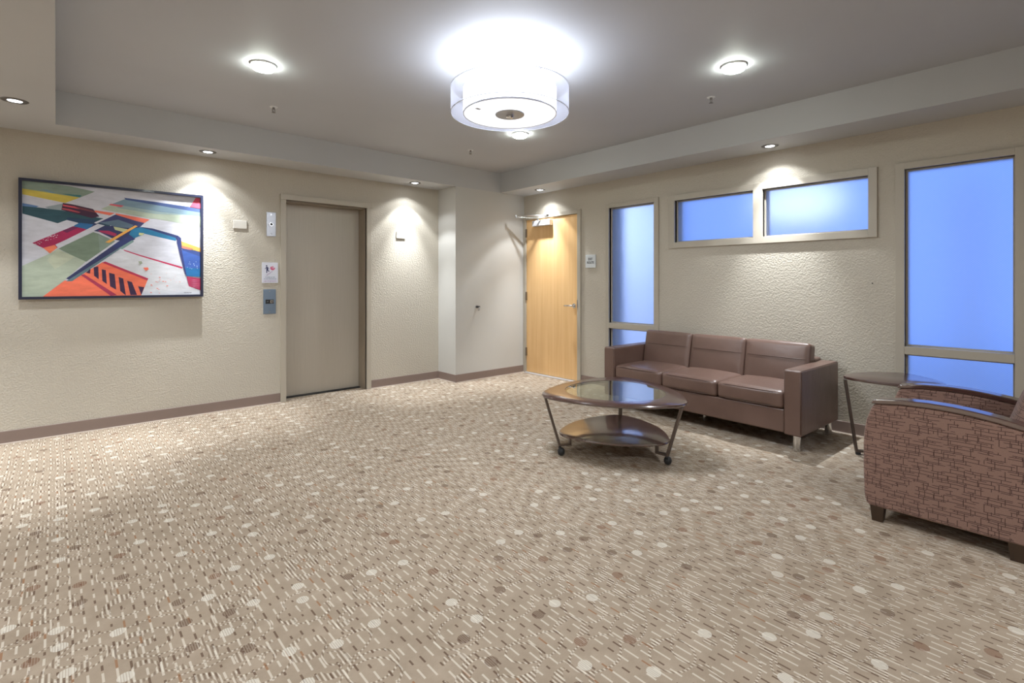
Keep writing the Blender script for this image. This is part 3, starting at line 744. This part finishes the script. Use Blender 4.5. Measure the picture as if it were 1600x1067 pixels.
def area(parent, name, loc, size, e, col, rot=(0, 0, 0), spread=180):
    l = bpy.data.lights.new(name, 'AREA'); l.shape = 'DISK'; l.size = size; l.energy = e; l.color = col; l.spread = R(spread)
    o = bpy.data.objects.new(name, l); link(o, parent); o.location = loc; o.rotation_euler = rot; return o
area(t, 'bulbs_up', (0, 0, ZT-0.02), 0.58, DRUM_UP_W, (0.84, 0.90, 1.0), (PI, 0, 0))
area(t, 'bulbs_down', (0, 0, ZB-0.032), 0.55, DRUM_DOWN_W, (0.90, 0.94, 1.0))

# two unseen flush lamps added behind the camera as fill light
for (x_, y_), lb in (((-1.7, 2.2), 'flush round opal ceiling lamp in the left part of the room'), ((1.6, -1.3), 'flush round opal ceiling lamp at the back of the room')):
    q = thing('flush_lamp', lb, 'ceiling lamp', (x_, y_, ZS), 0, 'flush lamps behind the camera')
    mesh_obj('rim', LA([(0.30, 0.0), (0.30, -0.05), (0.29, -0.05), (0.29, 0.0)], 40), M_ALU, q, smooth=True, auto=True)
    mesh_obj('diffuser', LA([(0.29, -0.045), (0.15, -0.062), (0.0, -0.066)], 40), M_DIFF, q, smooth=True)
    area(q, 'bulbs', (0, 0, -0.075), 0.55, REAR_FILL_W, (0.95, 0.97, 1.0))

M_SPRK = simple('sprinkler_metal', (0.22, 0.20, 0.19), 0.35, 0.9)
def sprinkler(loc, label):
    t = thing('fire_sprinkler', label, 'sprinkler', loc, 0, 'fire sprinklers on the raised ceiling')
    mesh_obj('escutcheon', LA([(0.0, -0.004), (0.026, -0.004), (0.032, 0.0)], 24), M_WHITE, t, smooth=True)
    bm = bmesh.new(); lathe(bm, [(0.0, -0.018), (0.010, -0.018), (0.010, -0.003), (0.0, -0.003)], 12)
    for s in (-1, 1): tube(bm, [(s*0.009, 0, -0.016), (s*0.012, 0, -0.030), (0, 0, -0.044)], 0.0025, 6)
    mesh_obj('body', bm, M_SPRK, t, smooth=True)
    mesh_obj('deflector', LA([(0.0, -0.048), (0.016, -0.046), (0.016, -0.044), (0.0, -0.044)], 16), M_SPRK, t)
    return t
s0 = sprinkler((1.345, 4.47, ZC), 'small fire sprinkler on ceiling below the left glowing ceiling light')
dup(s0, (3.84, 1.93, ZC), 'small fire sprinkler on ceiling below the right glowing ceiling light')
dup(s0, (3.40, 4.475, ZC), 'small fire sprinkler on ceiling behind the drum lamp, near the tray corner')

# ------------------------------------------------------------------ sofa (local: x depth to the wall, y along)
sofa = thing('sofa', 'brown leather three-seat sofa with chrome legs against the window wall', 'sofa', (4.035, 1.343, 0), R(-2.2))
L = 1.845; DP = 0.755; AW = 0.125; ZT_ARM = 0.602; ZB0 = 0.118
for y0 in (0, L-AW):
    bm = BX(0, DP, y0, y0+AW, ZB0, ZT_ARM)
    arm = mesh_obj('arm', bm, M_LEATHER, sofa, bevel=0.014, seg=4)
    bm = bmesh.new()
    for s, yy in ((-1, y0+0.008), (1, y0+AW-0.008)): tube(bm, [(0.004, yy, ZB0+0.02), (0.003, yy, ZT_ARM-0.016), (0.016, yy, ZT_ARM-0.003), (DP-0.02, yy, ZT_ARM-0.003)], 0.0035, 6)
    mesh_obj('piping', bm, M_SEAM, arm, smooth=True)
mesh_obj('base', BX(0.022, DP-0.02, AW+0.001, L-AW-0.001, 0.122, 0.300), M_LEATHER, sofa, bevel=0.014, seg=4)
mesh_obj('back', BX(DP-0.16, DP-0.002, AW+0.001, L-AW-0.001, 0.302, 0.625), M_LEATHER, sofa, bevel=0.02, seg=4)
CWD = (L-2*AW)/3
for i in range(3):
    yc = AW+CWD*(i+0.5)
    bm = pillow(0.600, CWD-0.004, 0.135, 0.030, 14, (0.010, 0.003, 0.016))
    c = mesh_obj('seat_cushion', bm, M_LEATHER, sofa, smooth=True, loc=(0.305, yc, 0.368))
    bm = bmesh.new()
    hx, hy = 0.300, (CWD-0.004)/2
    for zz in (0.045, -0.045):
        tube(bm, [(-hx+0.012, -hy+0.02, zz*1.15), (-hx-0.003, -hy*0.6, zz*1.22), (-hx-0.006, 0, zz*1.24), (-hx-0.003, hy*0.6, zz*1.22), (-hx+0.012, hy-0.02, zz*1.15)], 0.0028, 6)
    mesh_obj('piping', bm, M_SEAM, c, smooth=True)
    bm = pillow(0.120, CWD-0.004, 0.375, 0.026, 14, (0.016, 0.002, 0.006))
    b = mesh_obj('back_cushion', bm, M_LEATHER, sofa, smooth=True, loc=(0.545, yc, 0.560))
    b.rotation_euler = (0, R(11.5), 0)
    bm = bmesh.new(); pts = []
    for q in range(13):
        s = -1+q/6.0; pts.append((-0.0600-0.016*max(0, 1-abs(s)**3)*0.97-0.0002, s*(hy-0.024), 0.050))
    tube(bm, pts, 0.003, 6); mesh_obj('seam', bm, M_SEAM, b, smooth=True)
for lx, ly in ((0.062, 0.055), (0.062, L-0.055), (DP-0.06, 0.055), (DP-0.06, L-0.055)):
    mesh_obj('leg', LA([(0, 0.0), (0.026, 0.0), (0.027, ZB0+0.004), (0, ZB0+0.004)], 24, (lx, ly)), M_CHROME, sofa, smooth=True, auto=True)
mesh_obj('leg', LA([(0, 0.0), (0.022, 0.0), (0.022, 0.125), (0, 0.125)], 20, (0.30, L/2)), M_CHROME, sofa, smooth=True, auto=True)

# ------------------------------------------------------------------ pick-shaped tables
def pick(Rv, ang0, side_bulge, corner, n=14, blunt=0.0):
    """rounded triangle with bowed sides: list of (x, y)"""
    V = [Vector((Rv*math.cos(ang0+j*2*PI/3), Rv*math.sin(ang0+j*2*PI/3))) for j in range(3)]
    raw = []
    for j in range(3):
        a, b = V[j], V[(j+1) % 3]; mid = (a+b)/2; nrm = mid.normalized(); ch = (b-a).length
        for q in range(24):
            s = q/24.0; raw.append(a.lerp(b, s) + nrm*side_bulge*ch*4*s*(1-s))
    # round the corners by smoothing near vertices
    N = len(raw); out = []
    for i in range(N):
        wsum = Vector((0, 0)); tot = 0
        for d in range(-corner, corner+1):
            wgt = 1.0; wsum += raw[(i+d) % N]*wgt; tot += wgt
        out.append(wsum/tot)
    return [(p.x, p.y) for p in out]
def slab(outline, z0, z1, edge=0.006, hole=None, ease=None):
    bm = bmesh.new()
    def sc(o, k): return [(x*(1-k/math.hypot(x, y)), y*(1-k/math.hypot(x, y))) for x, y in o]
    if hole is None:
        layers = [(sc(outline, edge*1.6), z0), (sc(outline, edge*0.4), z0+edge*0.4), (outline, (z0+z1)/2), (sc(outline, edge*0.3), z1-edge*0.4), (sc(outline, edge*1.3), z1)]
        rings = [[bm.verts.new((x, y, z)) for x, y in o] for o, z in layers]
        bm.faces.new(rings[0][::-1]); bm.faces.new(rings[-1])
    else:
        layers = [(sc(outline, edge*1.6), z0), (sc(outline, edge*0.4), z0+edge*0.4), (outline, (z0+z1)/2), (sc(outline, edge*0.3), z1-edge*0.5), (sc(outline, edge*1.6), z1), (hole, z1), (hole, z0)]
        rings = [[bm.verts.new((x, y, z)) for x, y in o] for o, z in layers]; rings.append(rings[0])
    n = len(outline)
    for a, b in zip(rings[:-1], rings[1:]):
        for i in range(n): bm.faces.new([a[i], b[i], b[(i+1) % n], a[(i+1) % n]])
    return bm
CT_R = 0.588
ct = thing('coffee_table', 'dark wood pick-shaped coffee table with oval glass inset and lower shelf', 'coffee table', (3.096, 2.303, 0), R(31))
outl = pick(CT_R, 0, 0.155, 2); hole = [(x*0.80, y*0.80) for x, y in pick(CT_R, 0, 0.175, 9)]
ZTT = 0.450
mesh_obj('tabletop', slab(outl, ZTT-0.030, ZTT, 0.012, hole), M_ESPRESSO, ct, smooth=True, auto=True)
hi = [(x*0.998, y*0.998) for x, y in hole]
bm = bmesh.new(); prism(bm, hi, lambda u, v, q: (u, v, q), ZTT-0.010, ZTT-0.002); mesh_obj('glass_inset', bm, M_GLASS, ct)
bm = bmesh.new(); h2 = [(x*0.965, y*0.965) for x, y in hole]
A_ = [bm.verts.new((x, y, ZTT-0.011)) for x, y in hole]; B_ = [bm.verts.new((x, y, ZTT-0.011)) for x, y in h2]
C_ = [bm.verts.new((x, y, ZTT-0.022)) for x, y in hole]; D_ = [bm.verts.new((x, y, ZTT-0.022)) for x, y in h2]
for i in range(len(hole)):
    j = (i+1) % len(hole)
    bm.faces.new([A_[i], A_[j], B_[j], B_[i]]); bm.faces.new([C_[i], C_[j], D_[j], D_[i]]); bm.faces.new([B_[i], B_[j], D_[j], D_[i]]); bm.faces.new([A_[i], A_[j], C_[j], C_[i]])
mesh_obj('glass_ledge', bm, M_ESPRESSO2, ct)
sh = [(x*0.77, y*0.77) for x, y in outl]; ZSH = 0.160
mesh_obj('shelf', slab(sh, ZSH-0.020, ZSH, 0.008), M_ESPRESSO2, ct, smooth=True, auto=True)
for j in range(3):
    a = j*2*PI/3; ca, sa = math.cos(a), math.sin(a)
    P = lambda r, z, q=0.0: (r*ca-q*sa, r*sa+q*ca, z)
    bm = bmesh.new(); tube(bm, [P(0.540, ZTT-0.030), P(0.432, 0.070)], 0, sq=(0.030, 0.016, ca, sa))
    lg = mesh_obj('leg', bm, M_BRONZE, ct, bevel=0.003)
    bm = bmesh.new(); tube(bm, [P(0.440, 0.073), P(0.345, 0.073)], 0, sq=(0.028, 0.013)); tube(bm, [P(0.352, 0.078), P(0.352, ZSH-0.018)], 0, sq=(0.028, 0.013, ca, sa))
    mesh_obj('bracket', bm, M_BRONZE, lg)
    bm = bmesh.new()
    bmesh.ops.create_uvsphere(bm, u_segments=20, v_segments=12, radius=0.030, matrix=Matrix.Translation(P(0.425, 0.0305, 0.018)) @ Matrix.Diagonal((0.9, 0.9, 1, 1)))
    tube(bm, [P(0.430, 0.045), P(0.430, 0.072)], 0.010, 10)
    mesh_obj('caster', bm, M_RUBBER, lg, smooth=True)

et = thing('end_table', 'small dark wood pick-shaped end table between sofa and armchair', 'end table', (4.468, 0.868, 0), R(2))
eo = pick(0.355, 0, 0.135, 3)
eo = [(x*0.92, y) for x, y in eo]
ETZ = 0.568
mesh_obj('tabletop', slab(eo, ETZ-0.026, ETZ, 0.010), M_ESPRESSO, et, smooth=True, auto=True)
for j in range(3):
    a = R(120)+j*2*PI/3; ca, sa = math.cos(a), math.sin(a)
    P = lambda r, z, q=0.0: (r*ca-q*sa, r*sa+q*ca, z)
    bm = bmesh.new(); tube(bm, [P(0.318, ETZ-0.026), P(0.245, 0.020)], 0, sq=(0.032, 0.016, ca, sa))
    lg = mesh_obj('leg', bm, M_BRONZE, et, bevel=0.003)
    bm = bmesh.new(); tube(bm, [P(0.249, 0.027), P(0.180, 0.027)], 0, sq=(0.030, 0.014)); mesh_obj('bracket', bm, M_BRONZE, lg)
    bm = bmesh.new(); lathe(bm, [(0, 0), (0.016, 0), (0.018, 0.02), (0, 0.02)], 14, (P(0.236, 0)[0], P(0.236, 0)[1])); mesh_obj('foot', bm, M_RUBBER, lg, smooth=True, auto=True)
bm = bmesh.new()
for j in range(3):
    a = R(120)+j*2*PI/3; tube(bm, [(0.185*math.cos(a), 0.185*math.sin(a), 0.027), (0, 0, 0.027)], 0, sq=(0.026, 0.012))
mesh_obj('spreader', bm, M_BRONZE, et)

# ------------------------------------------------------------------ armchair (faces +y)
ac = thing('armchair', 'brown maze-patterned armchair with dark wood arm caps', 'armchair', (3.19, 0.0, 0), 0)
CW_ = 0.665
def arm_profile():
    p = [(0.735, 0.078), (0.750, 0.088), (0.758, 0.13), (0.762, 0.27), (0.762, 0.40), (0.758, 0.47), (0.748, 0.53), (0.730, 0.585), (0.714, 0.617)]
    top = [(0.60, 0.631), (0.492, 0.634), (0.40, 0.631), (0.328, 0.624), (0.24, 0.611), (0.16, 0.594), (0.05, 0.560), (-0.04, 0.525)]
    return p + top + [(-0.07, 0.49), (-0.075, 0.30), (-0.06, 0.095), (-0.045, 0.078)]
for x0, inner in ((0.0, 1), (CW_-0.085, -1)):
    bm = bmesh.new(); prism(bm, arm_profile(), lambda u, v, q: (q, u, v), x0, x0+0.085)
    mesh_obj('arm', bm, M_MAZE, ac, bevel=0.014, seg=4)
    # curved wooden cap
    top = [(0.728, 0.617), (0.714, 0.640), (0.66, 0.648), (0.60, 0.655), (0.492, 0.660), (0.40, 0.657), (0.328, 0.650), (0.24, 0.637), (0.16, 0.620), (0.05, 0.585), (-0.05, 0.545), (-0.062, 0.52)]
    bot = [(-0.05, 0.515), (0.05, 0.558), (0.16, 0.593), (0.24, 0.610), (0.328, 0.623), (0.40, 0.630), (0.492, 0.633), (0.60, 0.630), (0.70, 0.618)]
    bm = bmesh.new(); prism(bm, top+bot, lambda u, v, q: (q, u, v), x0-0.006, x0+0.080)
    mesh_obj('arm_cap', bm, M_ESPRESSO, ac, bevel=0.006, seg=3)
mesh_obj('front_panel', BX(0.086, CW_-0.086, 0.66, 0.745, 0.085, 0.30), M_MAZE, ac, bevel=0.012, seg=3)
mesh_obj('seat_base', BX(0.086, CW_-0.086, -0.06, 0.658, 0.085, 0.285), M_MAZE, ac)
c = mesh_obj('seat_cushion', pillow(CW_-0.176, 0.62, 0.14, 0.035, 12, (0.002, 0.008, 0.018)), M_MAZE, ac, smooth=True, loc=(CW_/2, 0.425, 0.362))
b = mesh_obj('back_cushion', pillow(CW_-0.178, 0.17, 0.50, 0.05, 12, (0.0, 0.025, 0.01)), M_MAZE, ac, smooth=True, loc=(CW_/2, 0.105, 0.60)); b.rotation_euler = (R(17), 0, 0)
b = mesh_obj('back', BX(-(CW_-0.176)/2, (CW_-0.176)/2, -0.045, 0.045, -0.30, 0.30), M_MAZE, ac, bevel=0.03, seg=4, loc=(CW_/2, -0.035, 0.56)); b.rotation_euler = (R(17), 0, 0)
for lx, ly in ((0.035, 0.702), (CW_-0.035, 0.702), (0.035, 0.18), (CW_-0.035, 0.18)):
    bm = bmesh.new(); a, c_ = 0.0235, 0.031
    lo = [bm.verts.new((lx+s*a, ly+q*a, 0)) for s, q in ((-1,-1),(1,-1),(1,1),(-1,1))]; hi_ = [bm.verts.new((lx+s*c_, ly+q*c_, 0.085)) for s, q in ((-1,-1),(1,-1),(1,1),(-1,1))]
    bm.faces.new(lo[::-1]); bm.faces.new(hi_)
    for i in range(4): bm.faces.new([lo[i], lo[(i+1) % 4], hi_[(i+1) % 4], hi_[i]])
    mesh_obj('leg', bm, M_LEGW, ac, bevel=0.002)
